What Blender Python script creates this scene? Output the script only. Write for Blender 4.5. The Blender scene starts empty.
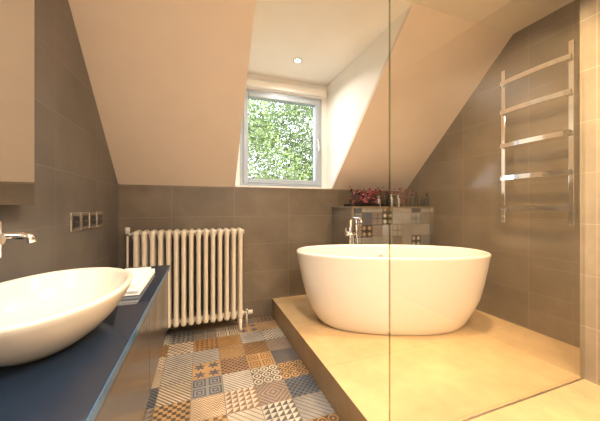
import bpy, bmesh, math, random
from mathutils import Vector, Matrix
random.seed(4)
S=bpy.context.scene
S.view_settings.view_transform='Standard'
S.view_settings.look='None'
S.view_settings.exposure=0.0

# ------------------------------------------------------------ node helpers
class NT:
    def __init__(s,name):
        s.m=bpy.data.materials.new(name); s.m.use_nodes=True
        s.t=s.m.node_tree; s.b=s.t.nodes['Principled BSDF']
    def n(s,t,**k):
        x=s.t.nodes.new(t)
        for a,b in k.items(): setattr(x,a,b)
        return x
    def l(s,a,b): s.t.links.new(a,b)
    def put(s,sock,v):
        if isinstance(v,(int,float)): sock.default_value=v
        elif isinstance(v,(tuple,list)):
            sock.default_value=tuple(v)+((1,) if len(v)==3 and sock.type=='RGBA' else ())
        else: s.l(v,sock)
    def math(s,op,a,b=None,c=None):
        x=s.n('ShaderNodeMath',operation=op)
        for i,v in enumerate((a,b,c)):
            if v is not None: s.put(x.inputs[i],v)
        return x.outputs[0]
    def mix(s,f,a,b,bt='MIX'):
        x=s.n('ShaderNodeMix',data_type='RGBA',blend_type=bt)
        s.put(x.inputs[0],f); s.put(x.inputs[6],a); s.put(x.inputs[7],b)
        return x.outputs[2]
    def pos(s):
        g=s.n('ShaderNodeNewGeometry'); sp=s.n('ShaderNodeSeparateXYZ')
        s.l(g.outputs['Position'],sp.inputs[0]); return g.outputs['Position'],sp.outputs
    def noise(s,scale,detail=4,vec=None,rough=.5):
        x=s.n('ShaderNodeTexNoise'); x.inputs['Scale'].default_value=scale
        x.inputs['Detail'].default_value=detail; x.inputs['Roughness'].default_value=rough
        if vec is not None: s.l(vec,x.inputs['Vector'])
        return x.outputs[0]
    def ramp(s,f,stops,interp='LINEAR'):
        x=s.n('ShaderNodeValToRGB'); r=x.color_ramp; r.interpolation=interp
        while len(r.elements)<len(stops): r.elements.new(.5)
        for e,(p,c) in zip(r.elements,stops): e.position=p; e.color=tuple(c)+(1,)
        s.put(x.inputs[0],f); return x.outputs[0]
    def bump(s,h,st=.2,dist=.01):
        x=s.n('ShaderNodeBump'); x.inputs['Strength'].default_value=st; x.inputs['Distance'].default_value=dist
        s.l(h,x.inputs['Height']); s.l(x.outputs[0],s.b.inputs['Normal'])
    def comb(s,a,b,c=0.0):
        x=s.n('ShaderNodeCombineXYZ')
        for i,v in enumerate((a,b,c)): s.put(x.inputs[i],v)
        return x.outputs[0]
def srgb(r,g,b):
    f=lambda c:(c/255/12.92) if c/255<=.04045 else ((c/255+.055)/1.055)**2.4
    return (f(r),f(g),f(b))
def simple(name,col,rough=.5,metal=0,var=.04,nscale=6,coat=0):
    k=NT(name); p,_=k.pos(); f=k.noise(nscale,3,p)
    a=tuple(c*(1-var) for c in col); b=tuple(min(1,c*(1+var)) for c in col)
    k.put(k.b.inputs['Base Color'],k.ramp(f,[(.3,a),(.7,b)]))
    k.b.inputs['Roughness'].default_value=rough; k.b.inputs['Metallic'].default_value=metal
    k.b.inputs['Coat Weight'].default_value=coat
    return k.m
def tile_mat(name,axis,off,base,size=(.6,.3),rough=.3,gw=.0018,var=.14,zoff=.2,groutc=None,cloud=.22):
    k=NT(name); p,o=k.pos()
    if axis=='XY': a,b=o[0],o[1]
    else: a,b=o[axis],o[2]
    a=k.math('DIVIDE',k.math('SUBTRACT',a,off),size[0]); b=k.math('DIVIDE',k.math('SUBTRACT',b,zoff),size[1])
    ia,ib=k.math('FLOOR',a),k.math('FLOOR',b)
    fa,fb=k.math('FRACT',a),k.math('FRACT',b)
    w=k.n('ShaderNodeTexWhiteNoise',noise_dimensions='2D'); k.l(k.comb(ia,ib),w.inputs['Vector'])
    ea=k.math('MULTIPLY',k.math('SUBTRACT',.5,k.math('ABSOLUTE',k.math('SUBTRACT',fa,.5))),size[0])
    eb=k.math('MULTIPLY',k.math('SUBTRACT',.5,k.math('ABSOLUTE',k.math('SUBTRACT',fb,.5))),size[1])
    g=k.math('LESS_THAN',k.math('MINIMUM',ea,eb),gw)
    n=k.noise(2.5,7,p,.62)
    c=k.ramp(n,[(.3,tuple(x*(1-cloud) for x in base)),(.7,tuple(x*(1+cloud) for x in base))])
    br=k.math('MULTIPLY_ADD',w.outputs['Value'],var,1-var/2)
    c=k.mix(1,c,k.comb(br,br,br),'MULTIPLY')
    c=k.mix(g,c,groutc or tuple(x*1.55 for x in base))
    k.put(k.b.inputs['Base Color'],c)
    n2=k.noise(6,3,p)
    k.put(k.b.inputs['Roughness'],k.math('MULTIPLY_ADD',n2,.12,rough-.06))
    return k.m
def mosaic(name,axes,size,bgs,fgs,rough=.35,ox=0,oy=0,strength=.55,grout=None,fine=1.0):
    k=NT(name); p,o=k.pos()
    a=k.math('DIVIDE',k.math('SUBTRACT',o[axes[0]],ox),size); b=k.math('DIVIDE',k.math('SUBTRACT',o[axes[1]],oy),size)
    ia,ib=k.math('FLOOR',a),k.math('FLOOR',b)
    x=k.math('SUBTRACT',k.math('FRACT',a),.5); y=k.math('SUBTRACT',k.math('FRACT',b),.5)
    def rnd(s):
        w=k.n('ShaderNodeTexWhiteNoise',noise_dimensions='3D'); k.l(k.comb(ia,ib,s),w.inputs['Vector']); return w.outputs['Value']
    r1,r2,r3=rnd(1.3),rnd(7.7),rnd(13.1)
    ax,ay=k.math('ABSOLUTE',x),k.math('ABSOLUTE',y)
    M=k.math
    gt=lambda v,t=.5:M('GREATER_THAN',v,t)
    fm=fine
    def cell(nn):
        cx=M('SUBTRACT',M('FRACT',M('MULTIPLY',M('ADD',x,.5),nn)),.5); cy=M('SUBTRACT',M('FRACT',M('MULTIPLY',M('ADD',y,.5),nn)),.5)
        return cx,cy
    pats=[]
    cx,cy=cell(3*fm); cd=M('SQRT',M('ADD',M('MULTIPLY',cx,cx),M('MULTIPLY',cy,cy)))
    pats.append(gt(M('FRACT',M('MULTIPLY',cd,3.2))))
    pats.append(gt(M('FRACT',M('MULTIPLY',M('ADD',x,y),7*fm))))
    pats.append(gt(M('FRACT',M('MULTIPLY',M('ADD',ax,ay),6*fm))))
    pats.append(gt(M('FRACT',M('MULTIPLY',M('ADD',x,.5),5*fm)),M('FRACT',M('MULTIPLY',M('ADD',y,.5),5*fm))))
    cx,cy=cell(2*fm)
    pats.append(gt(M('FRACT',M('MULTIPLY',M('MAXIMUM',M('ABSOLUTE',cx),M('ABSOLUTE',cy)),5))))
    sx=M('SINE',M('MULTIPLY',x,25.13*fm)); sy=M('SINE',M('MULTIPLY',y,25.13*fm))
    pats.append(gt(M('MULTIPLY',sx,sy),0))
    pats.append(gt(M('ABSOLUTE',M('ADD',M('SINE',M('MULTIPLY',x,31.4*fm)),M('SINE',M('MULTIPLY',y,31.4*fm)))),.8))
    cx,cy=cell(2*fm); cd=M('SQRT',M('ADD',M('MULTIPLY',cx,cx),M('MULTIPLY',cy,cy)))
    ang=M('ARCTAN2',cy,cx)
    pats.append(gt(M('MULTIPLY_ADD',M('SINE',M('MULTIPLY',ang,6)),.12,.3),cd))
    pats.append(gt(M('FRACT',M('MULTIPLY',M('ADD',M('ABSOLUTE',M('SUBTRACT',M('FRACT',M('MULTIPLY',x,4*fm)),.5)),M('MULTIPLY',y,3)),3))))
    pats.append(gt(M('ABSOLUTE',M('SUBTRACT',M('FRACT',M('MULTIPLY',M('ADD',x,y),5*fm)),.5)),.42))
    cur=pats[0]; N=len(pats)
    for i in range(1,N):
        s=gt(r1,i/N)
        cur=M('ADD',M('MULTIPLY',s,pats[i]),M('MULTIPLY',M('SUBTRACT',1.0,s),cur))
    st=lambda L:[(i/len(L),c) for i,c in enumerate(L)]
    bg=k.ramp(r2,st(bgs),'CONSTANT'); fg=k.ramp(r3,st(fgs),'CONSTANT')
    n=k.noise(30,5,p)
    wear=M('MULTIPLY',cur,M('MULTIPLY_ADD',n,.5,strength))
    c=k.mix(wear,bg,fg)
    n2=k.noise(5,6,p)
    c=k.mix(1,c,k.ramp(n2,[(.3,(.68,.68,.68)),(.7,(1,1,1))]),'MULTIPLY')
    g=gt(M('MAXIMUM',ax,ay),.488)
    c=k.mix(g,c,grout or srgb(130,118,102))
    k.put(k.b.inputs['Base Color'],c); k.b.inputs['Roughness'].default_value=rough
    return k.m

# ------------------------------------------------------------ materials
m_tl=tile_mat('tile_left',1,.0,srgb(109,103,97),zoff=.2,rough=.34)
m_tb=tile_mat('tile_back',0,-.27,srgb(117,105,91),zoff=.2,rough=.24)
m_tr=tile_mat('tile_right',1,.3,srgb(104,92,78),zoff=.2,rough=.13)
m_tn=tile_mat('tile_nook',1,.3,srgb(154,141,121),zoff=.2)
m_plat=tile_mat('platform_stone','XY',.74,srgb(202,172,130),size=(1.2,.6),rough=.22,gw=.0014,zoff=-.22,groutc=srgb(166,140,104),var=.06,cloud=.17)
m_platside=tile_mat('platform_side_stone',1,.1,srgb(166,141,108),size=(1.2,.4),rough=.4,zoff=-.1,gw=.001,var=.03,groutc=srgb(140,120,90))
m_ceil=simple('ceiling_paint',srgb(238,229,214),.7,var=.015)
m_slope=simple('slope_paint',srgb(235,220,204),.7,var=.015)
m_white=simple('dormer_paint',srgb(249,245,238),.6,var=.01)
m_floor=mosaic('patchwork_floor_tile',(0,1),.2,
  [srgb(206,194,174),srgb(150,146,142),srgb(192,156,112),srgb(208,198,182),srgb(104,112,124),srgb(174,134,88)],
  [srgb(60,56,54),srgb(104,78,54),srgb(54,72,98),srgb(136,98,64),srgb(222,212,196),srgb(46,46,50),srgb(72,88,110)],ox=-.06,oy=.04,strength=.6,fine=1.0)
m_mos=mosaic('patchwork_wall_tile',(0,2),.13,
  [srgb(44,46,52),srgb(64,74,92),srgb(58,52,48),srgb(84,80,76)],
  [srgb(200,194,184),srgb(170,168,166),srgb(210,204,196),srgb(168,146,120)],rough=.25,ox=.02,oy=.1,grout=srgb(90,86,80),fine=1.0,strength=.6)
m_ceramic=simple('white_ceramic',srgb(226,217,203),.22,var=.01,coat=.3)
m_tub=simple('white_acrylic',srgb(240,233,222),.25,var=.01,coat=.2)
m_rad=simple('ivory_enamel',srgb(226,215,197),.35,var=.02)
m_chrome=simple('chrome',(.9,.9,.9),.07,1,var=.01)
m_steel=simple('brushed_steel',(.6,.6,.6),.3,1,var=.05,nscale=40)
m_navy=simple('navy_glass_top',srgb(16,36,58),.07,var=.06,coat=.2)
m_navyhl=simple('navy_edge_highlight',srgb(60,96,128),.15,var=.05)  # highlight along the counter edge, painted as lighter blue
m_cab=simple('cabinet_lacquer',srgb(80,73,70),.22,var=.05,coat=.15)
m_pvc=simple('window_frame_paint',srgb(180,188,196),.35,var=.01)
m_towel=simple('towel_cotton',srgb(236,234,230),.95,var=.03,nscale=80)
m_socket=simple('socket_plastic',srgb(52,50,52),.3)
m_leaf=simple('leaf',srgb(132,152,92),.7,var=.45,nscale=1.6)
m_bark=simple('bark',srgb(80,70,60),.9,var=.3,nscale=12)
m_lawn=simple('lawn',srgb(60,80,40),.9,var=.3,nscale=2)
m_red=simple('dark_red_petal',srgb(120,30,40),.6,var=.3,nscale=60)
m_pink=simple('pink_petal',srgb(176,92,106),.6,var=.2,nscale=60)
m_blk=simple('black_glass_bottle',srgb(28,22,22),.12,coat=.5)
m_amber=simple('amber_bottle',srgb(96,48,30),.15,coat=.5)
k=NT('mirror_silver'); p,_=k.pos(); k.put(k.b.inputs['Base Color'],k.ramp(k.noise(2,1,p),[(0,(.80,.82,.82)),(1,(.84,.86,.86))])); k.b.inputs['Metallic'].default_value=1; k.b.inputs['Roughness'].default_value=.02; m_mirror=k.m
def glassmat(name,tint,refl):
    k=NT(name); t=k.t; out=[n for n in t.nodes if n.type=='OUTPUT_MATERIAL'][0]
    tr=k.n('ShaderNodeBsdfTransparent'); tr.inputs[0].default_value=tint+(1,)
    gl=k.n('ShaderNodeBsdfGlossy'); gl.inputs['Roughness'].default_value=.01
    lw=k.n('ShaderNodeLayerWeight'); lw.inputs['Blend'].default_value=.5
    f=k.math('MULTIPLY',k.math('MULTIPLY_ADD',k.math('POWER',lw.outputs['Facing'],4.0),.9,.035),refl)
    mx=k.n('ShaderNodeMixShader'); k.l(f,mx.inputs[0]); k.l(tr.outputs[0],mx.inputs[1]); k.l(gl.outputs[0],mx.inputs[2]); k.l(mx.outputs[0],out.inputs[0])
    return k.m
m_glass=glassmat('clear_glass',(.985,.982,.97),1.3)
m_wglass=glassmat('window_glass',(.98,.98,.98),.5)
m_gedge=glassmat('glass_edge',(.66,.70,.62),1.5)
def emis(name,col,st):
    k=NT(name); k.b.inputs['Emission Color'].default_value=col+(1,); k.b.inputs['Emission Strength'].default_value=st; k.b.inputs['Base Color'].default_value=(.9,.9,.9,1); return k.m
m_lamp=emis('lamp_diffuser',(1,.87,.7),6)

# ------------------------------------------------------------ mesh builder
class MB:
    def __init__(s): s.bm=bmesh.new(); s.mats=[]
    def mi(s,m):
        if m not in s.mats: s.mats.append(m)
        return s.mats.index(m)
    def box(s,x0,x1,y0,y1,z0,z1,m,bev=0,smooth=False):
        i=s.mi(m); r=bmesh.ops.create_cube(s.bm,size=1)
        for v in r['verts']:
            v.co=Vector(((x0+x1)/2+v.co.x*(x1-x0),(y0+y1)/2+v.co.y*(y1-y0),(z0+z1)/2+v.co.z*(z1-z0)))
        fs=set(f for v in r['verts'] for f in v.link_faces)
        for f in fs: f.material_index=i
        if bev>0:
            es=list(set(e for f in fs for e in f.edges))
            q=bmesh.ops.bevel(s.bm,geom=es,offset=bev,segments=3,affect='EDGES',profile=.5)
            for f in q['faces']: f.material_index=i; f.smooth=False
    def prism(s,poly,axis,a0,a1,m):
        i=s.mi(m); A=[];B=[]
        for (p,q) in poly:
            if axis=='X': A.append(s.bm.verts.new((a0,p,q))); B.append(s.bm.verts.new((a1,p,q)))
            elif axis=='Y': A.append(s.bm.verts.new((p,a0,q))); B.append(s.bm.verts.new((p,a1,q)))
            else: A.append(s.bm.verts.new((p,q,a0))); B.append(s.bm.verts.new((p,q,a1)))
        n=len(A); fs=[s.bm.faces.new(A),s.bm.faces.new(B[::-1])]
        for j in range(n): fs.append(s.bm.faces.new((A[j],B[j],B[(j+1)%n],A[(j+1)%n])))
        for f in fs: f.material_index=i
    def loft(s,rings,m,caps=(True,True),smooth=True):
        i=s.mi(m); R=[[s.bm.verts.new(p) for p in r] for r in rings]; n=len(R[0])
        for a,b in zip(R,R[1:]):
            for j in range(n):
                f=s.bm.faces.new((a[j],a[(j+1)%n],b[(j+1)%n],b[j])); f.material_index=i; f.smooth=smooth
        if caps[0]: f=s.bm.faces.new(R[0][::-1]); f.material_index=i
        if caps[1]: f=s.bm.faces.new(R[-1]); f.material_index=i
    def tube(s,pts,r,m,seg=14,caps=(True,True)):
        pts=[Vector(p) for p in pts]; rs=r if isinstance(r,(list,tuple)) else [r]*len(pts)
        rings=[]; up=None
        for j,p in enumerate(pts):
            d=(pts[min(j+1,len(pts)-1)]-pts[max(j-1,0)])
            d=d.normalized() if d.length>1e-9 else Vector((0,0,1))
            if up is None: up=Vector((0,0,1)) if abs(d.z)<.9 else Vector((1,0,0))
            u=(up-d*up.dot(d)).normalized(); w=d.cross(u); up=u
            rings.append([p+(u*math.cos(2*math.pi*q/seg)+w*math.sin(2*math.pi*q/seg))*rs[j] for q in range(seg)])
        s.loft(rings,m,caps)
    def capsule(s,a,b,r,m,seg=12):
        a=Vector(a); b=Vector(b); d=(b-a).normalized(); pts=[];rs=[]
        for t in (90,65,40,15,0): pts.append(a-d*r*math.sin(math.radians(t))); rs.append(max(r*math.cos(math.radians(t)),r*.02))
        for t in (0,15,40,65,90): pts.append(b+d*r*math.sin(math.radians(t))); rs.append(max(r*math.cos(math.radians(t)),r*.02))
        s.tube(pts,rs,m,seg)
    def lathe(s,c,prof,m,seg=20):
        s.loft([[Vector((c[0]+r*math.cos(2*math.pi*q/seg),c[1]+r*math.sin(2*math.pi*q/seg),c[2]+z)) for q in range(seg)] for r,z in prof],m)
    def sphere(s,c,r,m,sub=2,sc=(1,1,1)):
        i=s.mi(m); q=bmesh.ops.create_icosphere(s.bm,subdivisions=sub,radius=r)
        for v in q['verts']:
            v.co=Vector((v.co.x*sc[0],v.co.y*sc[1],v.co.z*sc[2]))+Vector(c)
            for f in v.link_faces: f.material_index=i; f.smooth=True
    def done(s,name,parent=None,loc=None,rotz=0,recalc=True):
        if recalc: bmesh.ops.recalc_face_normals(s.bm,faces=s.bm.faces)
        me=bpy.data.meshes.new(name); s.bm.to_mesh(me); s.bm.free()
        for m in s.mats: me.materials.append(m)
        o=bpy.data.objects.new(name,me); S.collection.objects.link(o)
        if loc: o.location=loc
        o.rotation_euler[2]=rotz
        if parent: o.parent=parent
        return o
def empty(name,loc=(0,0,0),rotz=0):
    e=bpy.data.objects.new(name,None); S.collection.objects.link(e); e.location=loc; e.rotation_euler[2]=rotz; e.empty_display_size=.1; return e
def sell(a,b,z,n=2.3,N=72,cx=0,cy=0):
    r=[]
    for q in range(N):
        t=2*math.pi*q/N; c,s_=math.cos(t),math.sin(t)
        r.append(Vector((cx+a*math.copysign(abs(c)**(2/n),c),cy+b*math.copysign(abs(s_)**(2/n),s_),z)))
    return r

# ------------------------------------------------------------ room shell
XL,XR,YB,YF=-.72,2.55,2.96,-1.5
XN=2.12; YN=.975; H=2.70; KZ=1.41; YS=1.62; PZ=.19; PX=.74
DX0,DX1,YW=.335,1.47,3.10
T=.12
b=MB(); b.box(XL-T,XR+T,YF-T,YB+.3,-.1,0,m_floor); b.done('floor')
b=MB(); b.box(XL-T,XL,YF-T,YB+.3,0,H,m_tl); b.done('wall_left')
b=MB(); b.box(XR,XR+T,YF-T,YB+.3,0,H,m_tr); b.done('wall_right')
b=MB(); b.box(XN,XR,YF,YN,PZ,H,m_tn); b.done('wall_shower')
b=MB(); b.box(XL,XR,YB,YB+.3,0,KZ,m_tb); b.done('wall_back')
b=MB(); b.box(XL,XR,YF-T,YF,0,H,m_ceil); b.done('wall_front')
b=MB(); b.box(XL-T,XR+T,YF-T,YS,H,H+T,m_ceil); b.box(DX0-T,DX1+T,YS,YW+.25,H,H+T,m_white); b.done('ceiling')
sl=[(YB,KZ),(YS,H),(YS,H+T*1.2),(YB+.3,KZ+.12),(YB+.3,KZ)]
b=MB(); b.prism(sl,'X',XL-T,DX0,m_slope); b.prism(sl,'X',DX1,XR+T,m_slope); b.done('ceiling_slope')
dz=.05
ch=[(YB,KZ+dz),(YB+.04,KZ),(YW+.25,KZ),(YW+.25,H+.06),(YS,H+.06),(YS,H+dz)]
b=MB(); b.prism(ch,'X',DX0-.1,DX0+.001,m_white); b.prism(ch,'X',DX1-.001,DX1+.1,m_white); b.done('wall_dormer_cheeks')
WX0,WX1,WZ0,WZ1=.405,1.40,1.43,2.53
b=MB()
b.box(DX0,WX0,YW,YW+.2,KZ,H,m_white); b.box(WX1,DX1,YW,YW+.2,KZ,H,m_white)
b.box(WX0,WX1,YW,YW+.2,WZ1,H,m_white); b.box(WX0,WX1,YW,YW+.2,KZ,WZ0,m_white)
b.done('wall_dormer')
b=MB(); b.box(DX0+.002,DX1-.002,YB-.012,YW,KZ,KZ+.018,m_white,.004); b.done('trim_window_sill')
b=MB(); b.box(DX0+.03,DX1-.03,YW-.06,YW,WZ1+.01,WZ1+.09,m_white,.006); b.done('trim_blind_box')
# window
w=empty('window_1',((WX0+WX1)/2,YW+.05,WZ0))
def rect(b,x0,x1,y0,y1,z0,z1,t,m,bev=.004):
    b.box(x0,x0+t,y0,y1,z0,z1,m,bev); b.box(x1-t,x1,y0,y1,z0,z1,m,bev)
    b.box(x0+t,x1-t,y0,y1,z1-t,z1,m,bev); b.box(x0+t,x1-t,y0,y1,z0,z0+t,m,bev)
hw=(WX1-WX0)/2; wh=WZ1-WZ0
b=MB(); rect(b,-hw,hw,-.05,.05,0,wh,.045,m_pvc); b.done('outer_frame',w)
b=MB(); rect(b,-hw+.04,hw-.04,-.07,.02,.04,wh-.04,.05,m_pvc,.007); b.done('sash',w)
b=MB(); b.box(-hw+.085,hw-.085,-.025,-.019,.085,wh-.085,m_wglass); b.done('pane',w)
b=MB(); b.box(hw-.078,hw-.052,-.08,-.07,.48,.60,m_steel,.003); b.tube([(hw-.065,-.08,.55),(hw-.065,-.11,.55)],.008,m_steel); b.box(hw-.074,hw-.056,-.122,-.108,.44,.56,m_steel,.004); b.done('handle',w)
# bath platform & ledge
b=MB()
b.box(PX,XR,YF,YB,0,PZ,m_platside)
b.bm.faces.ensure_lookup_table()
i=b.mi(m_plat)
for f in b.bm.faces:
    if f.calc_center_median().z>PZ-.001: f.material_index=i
b.done('floor_platform')
LX,LY,LZ=1.47,2.50,1.205
b=MB(); b.box(LX,XR,LY,YB,PZ,LZ-.02,m_tb); b.box(LX+.03,XR,LY-.012,LY-.0005,.6,LZ-.02,m_mos); b.box(LX-.01,XR,LY-.02,YB,LZ-.02,LZ,m_tb,.002)
b.done('wall_ledge')
# glass screen
GX=PX+.002
g=empty('glass_shower_screen',(GX,YN-.018,PZ))
gw=XN-GX
b=MB(); b.box(.003,gw,-.004,.004,.004,2.35,m_glass); b.done('glass_pane',g)
b=MB(); b.box(0,.003,-.004,.004,.004,2.35,m_gedge); b.done('polished_edge',g)
b=MB(); b.box(.002,gw,-.004,.004,0,.004,m_steel)
b.done('floor_seal',g)

# ------------------------------------------------------------ bathtub
tb=empty('freestanding_bathtub',(1.55,2.0,PZ),math.radians(-23))
prof=[(.60,.250,0),(.615,.262,.012),(.66,.285,.05),(.715,.310,.13),(.765,.335,.24),(.80,.352,.36),(.825,.366,.47),(.842,.377,.555),(.848,.381,.575),(.850,.382,.586),(.846,.379,.594),(.836,.370,.598),(.822,.358,.597),(.812,.349,.590),(.805,.343,.575),(.79,.332,.5),(.765,.318,.4),(.73,.300,.3),(.68,.275,.22),(.61,.235,.165),(.50,.18,.14),(.3,.1,.13),(.05,.02,.128)]
b=MB(); b.loft([sell(a*.955,bb*.99,z*1.06,2.35 if z>.2 else 2.2) for a,bb,z in prof],m_tub,(True,True)); b.done('tub_shell',tb)
b=MB(); b.tube([(0,.322,.51),(0,.310,.51)],.03,m_chrome,20); b.tube([(0,0,.136),(0,0,.144)],.03,m_chrome,20); b.done('overflow_and_drain',tb)
# tub filler
fa=empty('bath_mixer_tap',(1.44,2.47,PZ))
b=MB(); b.lathe((0,0,0),[(.025,0),(.025,.008),(.022,.014),(.018,.018)],m_chrome); b.tube([(0,0,.015),(0,0,.80)],.015,m_chrome)
b.tube([(0,0,.78),(0,0,.86),(0,-.01,.885),(.004,-.035,.897),(.02,-.13,.897),(.024,-.155,.885),(.026,-.16,.86)],.013,m_chrome)
b.done('riser_and_spout',fa)
b=MB(); b.tube([(-.05,-.004,.74),(.05,-.004,.74)],.021,m_chrome); b.tube([(.05,-.004,.74),(.062,-.004,.74)],.024,m_chrome); b.tube([(-.062,-.004,.74),(-.05,-.004,.74)],.024,m_chrome); b.tube([(-.056,-.004,.74),(-.056,-.004,.80)],.005,m_chrome)
b.done('mixer_body',fa)
b=MB(); b.tube([(.056,-.02,.76),(.056,-.02,.90)],.011,m_chrome)
b.tube([(.056,-.02,.76),(.07,-.02,.6),(.06,-.02,.45),(.03,-.015,.5),(.02,-.01,.72)],.005,m_steel,8)
b.done('hand_shower',fa)

# ------------------------------------------------------------ column radiator
ns=15; x0,x1=-.565,.395; pitch=(x1-x0)/ns
ra=empty('column_radiator',(0,2.80,0))
b=MB()
for i in range(ns):
    x=x0+pitch*(i+.5)
    for z in (.135,.965):
        b.capsule((x,-.075,z),(x,.075,z),.026,m_rad)
    for y in (-.078,0,.078):
        b.tube([(x,y,.125),(x,y,.16),(x,y,.20),(x,y,.90),(x,y,.94),(x,y,.975)],[.022,.024,.019,.019,.024,.022],m_rad,12,(False,False))
b.done('sections',ra)
b=MB()
for z in (.135,.955): b.tube([(x0+.02,0,z),(x1-.02,0,z)],.024,m_rad)
for z in (.135,.955):
    b.tube([(x0-.012,0,z),(x0+.02,0,z)],.022,m_rad); b.tube([(x1-.02,0,z),(x1+.012,0,z)],.022,m_rad)
b.done('headers',ra)
b=MB()
for x in (x0+pitch*.5,x1-pitch*.5):
    for y in (-.078,.078): b.tube([(x,y,0),(x,y,.02),(x,y,.12)],[.02,.014,.017],m_rad)
b.done('feet',ra)
b=MB()
b.tube([(x1+.01,0,.135),(x1+.05,0,.135)],.014,m_steel); b.tube([(x1+.04,0,.135),(x1+.04,0,.0)],.009,m_rad)
b.tube([(x1+.05,0,.135),(x1+.10,0,.135)],[.022,.02],m_rad); b.tube([(x1+.04,0,.15),(x1+.04,0,.17)],.015,m_steel)
b.tube([(x0-.01,0,.955),(x0-.06,0,.955)],.014,m_steel); b.tube([(x0-.045,0,.955),(x0-.045,0,.0)],.009,m_rad); b.tube([(x0-.045,0,.96),(x0-.045,0,1.02)],[.022,.019],m_ceramic)
b.done('valves_and_pipes',ra)

# ------------------------------------------------------------ vanity
va=empty('floating_vanity',(XL,0,.85)); VW=.545; VY0,VY1=-.1,1.83
b=MB(); b.box(.002,VW-.003,VY0,VY1,-.022,0,m_navy,.001); b.box(VW-.003,VW,VY0,VY1,-.022,0,m_navyhl); b.done('countertop',va)
b=MB(); b.box(.002,VW-.028,VY0+.01,VY1-.012,-.37,-.022,m_cab); b.done('carcass',va)
b=MB()
n=3; L=(VY1-.012-(VY0+.01))/n
for i in range(n):
    y0=VY0+.01+i*L
    b.box(VW-.028,VW-.010,y0+.002,y0+L-.002,-.368,-.045,m_cab,.002)
b.done('drawer_fronts',va)
b=MB(); b.box(VW-.03,VW-.02,VY0+.01,VY1-.012,-.045,-.022,m_steel); b.done('handle_rail',va)
# basin
ba=empty('vessel_basin',(-.385,.925,.85))
P=[(.105,.16,0),(.115,.175,.004),(.15,.22,.03),(.185,.268,.065),(.21,.302,.1),(.226,.324,.132),(.232,.332,.146),(.233,.333,.152),(.230,.330,.157),(.222,.322,.159),(.214,.314,.156),(.208,.307,.147),(.195,.288,.11),(.17,.25,.07),(.13,.19,.038),(.07,.1,.022),(.022,.022,.018)]
b=MB(); b.loft([sell(a*.80,bb*.84,z*.82,2.1) for a,bb,z in P],m_ceramic); b.done('bowl',ba)
b=MB(); b.tube([(0,0,.015),(0,0,.020)],.022,m_chrome,20); b.done('drain',ba)
# wall tap
ta=empty('basin_tap',(XL,1.10,1.11))
b=MB(); b.tube([(0,0,0),(.012,0,0)],.03,m_chrome,20); b.tube([(.01,0,0),(.20,0,0),(.215,0,-.004),(.22,0,-.022)],.011,m_chrome); b.done('spout',ta)
b=MB(); b.tube([(0,-.10,0),(.012,-.10,0)],.03,m_chrome,20); b.tube([(.01,-.10,0),(.20,-.10,0)],.015,m_chrome); b.tube([(.19,-.10,-.05),(.19,-.10,.05)],.008,m_chrome); b.tube([(.19,-.145,0),(.19,-.055,0)],.008,m_chrome); b.done('cross_handle',ta)
# mirror
mi=empty('vanity_mirror',(XL,.8,1.21))
b=MB(); b.box(.0,.05,-.75,.675,0,1.0,m_cab,.001); b.done('backing',mi)
b=MB(); b.box(.0502,.056,-.752,.677,-.002,1.002,m_mirror); b.done('mirror_glass',mi)
# towels
tw=empty('folded_towels',(-.29,1.43,.85))
def fold(b,x0,x1,y0,y1,z0,h,m):
    N=3
    for i in range(N):
        zz=z0+h*i/N
        b.box(x0+random.uniform(0,.004),x1-random.uniform(0,.004),y0+random.uniform(0,.006),y1-random.uniform(0,.006),zz,zz+h/N-.0005,m,h/N*.42)
b=MB(); fold(b,-.075,.06,-.19,.22,0,.022,m_towel); b.done('towel_lower',tw)
b=MB(); fold(b,-.072,.05,-.17,.18,.0222,.018,m_towel); b.done('towel_upper',tw)
# sockets
so=empty('socket_strip',(XL,2.235,1.11))
for i in range(4):
    b=MB(); yc=(-1.5+i)*.14
    b.box(0,.010,yc-.066,yc+.066,-.056,.056,m_chrome,.003)
    b.box(.010,.013,yc-.040,yc+.040,-.034,.034,m_socket,.002)
    for q in (-.012,.012): b.tube([(.013,yc+q,0),(.014,yc+q,0)],.004,m_steel,8)
    b.done('module_%d'%(i+1),so)

# ------------------------------------------------------------ towel warmer on right wall
tr=empty('chrome_towel_radiator',(XR,1.425,1.07))
b=MB()
for y in (-.235,.235):
    b.box(-.068,-.038,y-.016,y+.016,0,1.32,m_chrome,.003)
    for z in (.1,1.2): b.tube([(-.001,y,z),(-.04,y,z)],.010,m_chrome)
b.done('posts',tr)
b=MB()
for z in (.12,.38,.66,.95,1.20):
    rings=[]
    for q in range(13):
        t=-1+q/6; y=t*.235*1.04; x=-.085-.018*(1-t*t)
        rings.append([Vector((x-.007,y,z-.018)),Vector((x+.007,y,z-.018)),Vector((x+.007,y,z+.018)),Vector((x-.007,y,z+.018))])
    b.loft(rings,m_chrome,smooth=False)
    for y in (-.235,.235): b.box(-.088,-.06,y-.009,y+.009,z-.012,z+.012,m_chrome)
b.done('rungs',tr)

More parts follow.
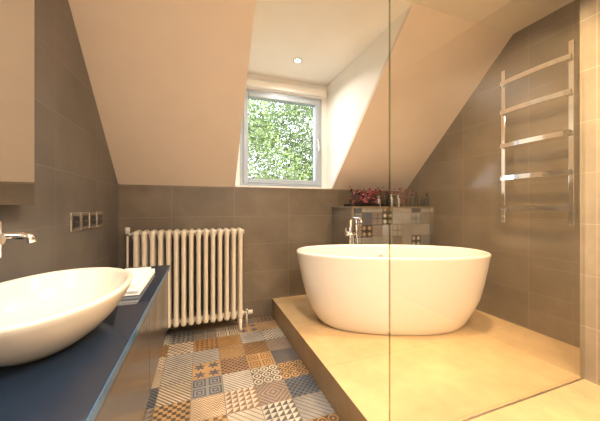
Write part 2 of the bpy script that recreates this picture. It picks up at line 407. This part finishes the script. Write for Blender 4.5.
# ------------------------------------------------------------ toiletries on ledge
b=MB()
x=1.86
while x<2.51:
    y=LY+random.uniform(.03,.09); hgt=random.uniform(.11,.18); r=random.uniform(.016,.025)
    m=random.choice([m_blk,m_amber,m_blk,m_steel,m_blk])
    b.lathe((x,y,LZ),[(r*.9,0),(r,.004),(r,hgt*.62),(r*.8,hgt*.72),(r*.35,hgt*.78),(r*.35,hgt*.85),(r*.5,hgt*.86),(r*.5,hgt)],m,16)
    x+=r*2+random.uniform(.003,.012)
b.done('toiletry_bottles')
b=MB()
b.box(1.52,1.83,LY+.02,LY+.14,LZ,LZ+.03,m_blk,.003); b.box(1.52,2.5,LY+.15,LY+.26,LZ,LZ+.03,m_blk,.003)
for i in range(320):
    if i%2: c=(random.uniform(1.54,1.81),random.uniform(LY+.03,LY+.13),LZ+.03+random.uniform(0,.13))
    else: c=(random.uniform(1.54,2.48),random.uniform(LY+.16,LY+.25),LZ+.03+random.uniform(0,.19))
    r=random.uniform(.009,.017)
    m=random.choice([m_red,m_red,m_pink,m_pink,m_blk])
    for j in range(5):
        a=j*1.256; b.sphere((c[0]+math.cos(a)*r*.5,c[1]+math.sin(a)*r*.5,c[2]+random.uniform(0,.004)),r*.55,m,1)
    b.tube([(c[0],c[1],LZ+.03),(c[0],c[1],c[2])],.0015,m_bark,5)
b.done('dried_flower_tray')

# ------------------------------------------------------------ lights
def downlight(x,y,z,W,col,size=.07,spread=150):
    e=empty('recessed_downlight',(x,y,z))
    b=MB(); b.lathe((0,0,-.006),[(.045,0),(.045,.0055)],m_steel,24); b.done('bezel',e)
    b=MB(); b.lathe((0,0,-.008),[(.032,0),(.032,.0018)],m_lamp,24); b.done('lens',e)
    l=bpy.data.lights.new('bulb','AREA'); l.shape='DISK'; l.size=size; l.energy=W; l.color=col; l.spread=math.radians(spread)
    o=bpy.data.objects.new('bulb',l); S.collection.objects.link(o); o.location=(0,0,-.012); o.parent=e
WARM=(1,.69,.35)
downlight(.93,2.65,H,8,(1,.93,.83))
downlight(1.75,1.30,H,24,WARM,spread=120)
downlight(1.6,.45,H,28,WARM,spread=120)
downlight(.45,1.2,H,14,(1,.80,.56),spread=120)
downlight(-.2,.3,H,3,(1,.94,.88))
downlight(1.2,-.6,H,16,WARM)
e=empty('added_fill_panel',(.6,-.5,H))  # unseen panel added behind the camera as soft fill light
b=MB(); b.box(-.5,.5,-.3,.3,-.03,-.001,m_ceramic,.004); b.box(-.48,.48,-.28,.28,-.032,-.0295,m_lamp); b.done('fill_housing',e)
l=bpy.data.lights.new('fill_glow','AREA'); l.shape='RECTANGLE'; l.size=.96; l.size_y=.56; l.energy=66; l.color=(1,.93,.85)
o=bpy.data.objects.new('fill_glow',l); S.collection.objects.link(o); o.location=(0,0,-.04); o.parent=e
# portal for sky light
l=bpy.data.lights.new('window_portal','AREA'); l.shape='RECTANGLE'; l.size=1.0; l.size_y=1.1; l.cycles.is_portal=True
o=bpy.data.objects.new('window_portal',l); S.collection.objects.link(o); o.location=((WX0+WX1)/2,YW+.22,(WZ0+WZ1)/2); o.rotation_euler=(math.radians(-90),0,0)
s=bpy.data.lights.new('sun','SUN'); s.energy=5; s.angle=.01; s.color=(1,.96,.85)
o=bpy.data.objects.new('sun',s); S.collection.objects.link(o); o.rotation_euler=(math.radians(48),math.radians(-14),0)
w_=bpy.data.worlds.new('sky'); S.world=w_; w_.use_nodes=True; nt=w_.node_tree
bg=nt.nodes['Background']; tc=nt.nodes.new('ShaderNodeTexCoord'); sp=nt.nodes.new('ShaderNodeSeparateXYZ'); cr=nt.nodes.new('ShaderNodeValToRGB')
nt.links.new(tc.outputs['Generated'],sp.inputs[0]); nt.links.new(sp.outputs[2],cr.inputs[0]); nt.links.new(cr.outputs[0],bg.inputs[0])
cr.color_ramp.elements[0].color=(.92,.95,1,1); cr.color_ramp.elements[1].color=(.6,.76,1,1); bg.inputs[1].default_value=4.5

# ------------------------------------------------------------ garden tree
t=empty('garden_tree',(2.4,8.0,-3))
b=MB(); b.tube([(1.6,.6,0.001),(1.5,.6,2),(1.3,.5,4),(1.0,.3,6.5)],[.2,.15,.09,.03],m_bark)
for i in range(14):
    a=random.uniform(2,4.5); z=random.uniform(3.5,6); L=random.uniform(1,2.4)
    b.tube([(1.3,.5,z),(1.3+math.cos(a)*L*.5,.5+math.sin(a)*L*.4,z+.4),(1.3+math.cos(a)*L,.5+math.sin(a)*L*.8,z+.6)],[.03,.02,.008],m_bark,8)
b.done('trunk',t)
b=MB(); i=b.mi(m_leaf)
cl=[(random.uniform(-2.4,2.2),random.uniform(-1,1),random.uniform(3.2,7.8),random.uniform(.45,.9)) for _ in range(130)]
for _ in range(52000):
    c=random.choice(cl); v=Vector((random.gauss(0,1),random.gauss(0,1),random.gauss(0,1))).normalized()*c[3]*random.random()**.4
    p=Vector(c[:3])+v
    q=Matrix.Rotation(random.uniform(0,6.28),3,Vector((random.random(),random.random(),random.random()+.1)).normalized())
    s_=random.uniform(.03,.06)
    vs=[b.bm.verts.new(p+q@Vector(u)*s_) for u in ((-1,0,0),(0,-.5,.1),(1,0,0),(0,.5,.1))]
    f=b.bm.faces.new(vs); f.material_index=i
b.done('foliage',t,recalc=False)
b=MB(); b.box(-30,30,4,60,-3.1,-3.004,m_lawn); b.done('lawn')

# ------------------------------------------------------------ camera
c=bpy.data.cameras.new('camera'); c.sensor_width=36; c.lens=275/600*36; c.shift_y=-3.5/600; c.clip_start=.02
o=bpy.data.objects.new('camera',c); S.collection.objects.link(o); o.location=(0,0,1.2)
o.rotation_euler=(math.radians(90),0,-math.atan(99/275))
S.camera=o
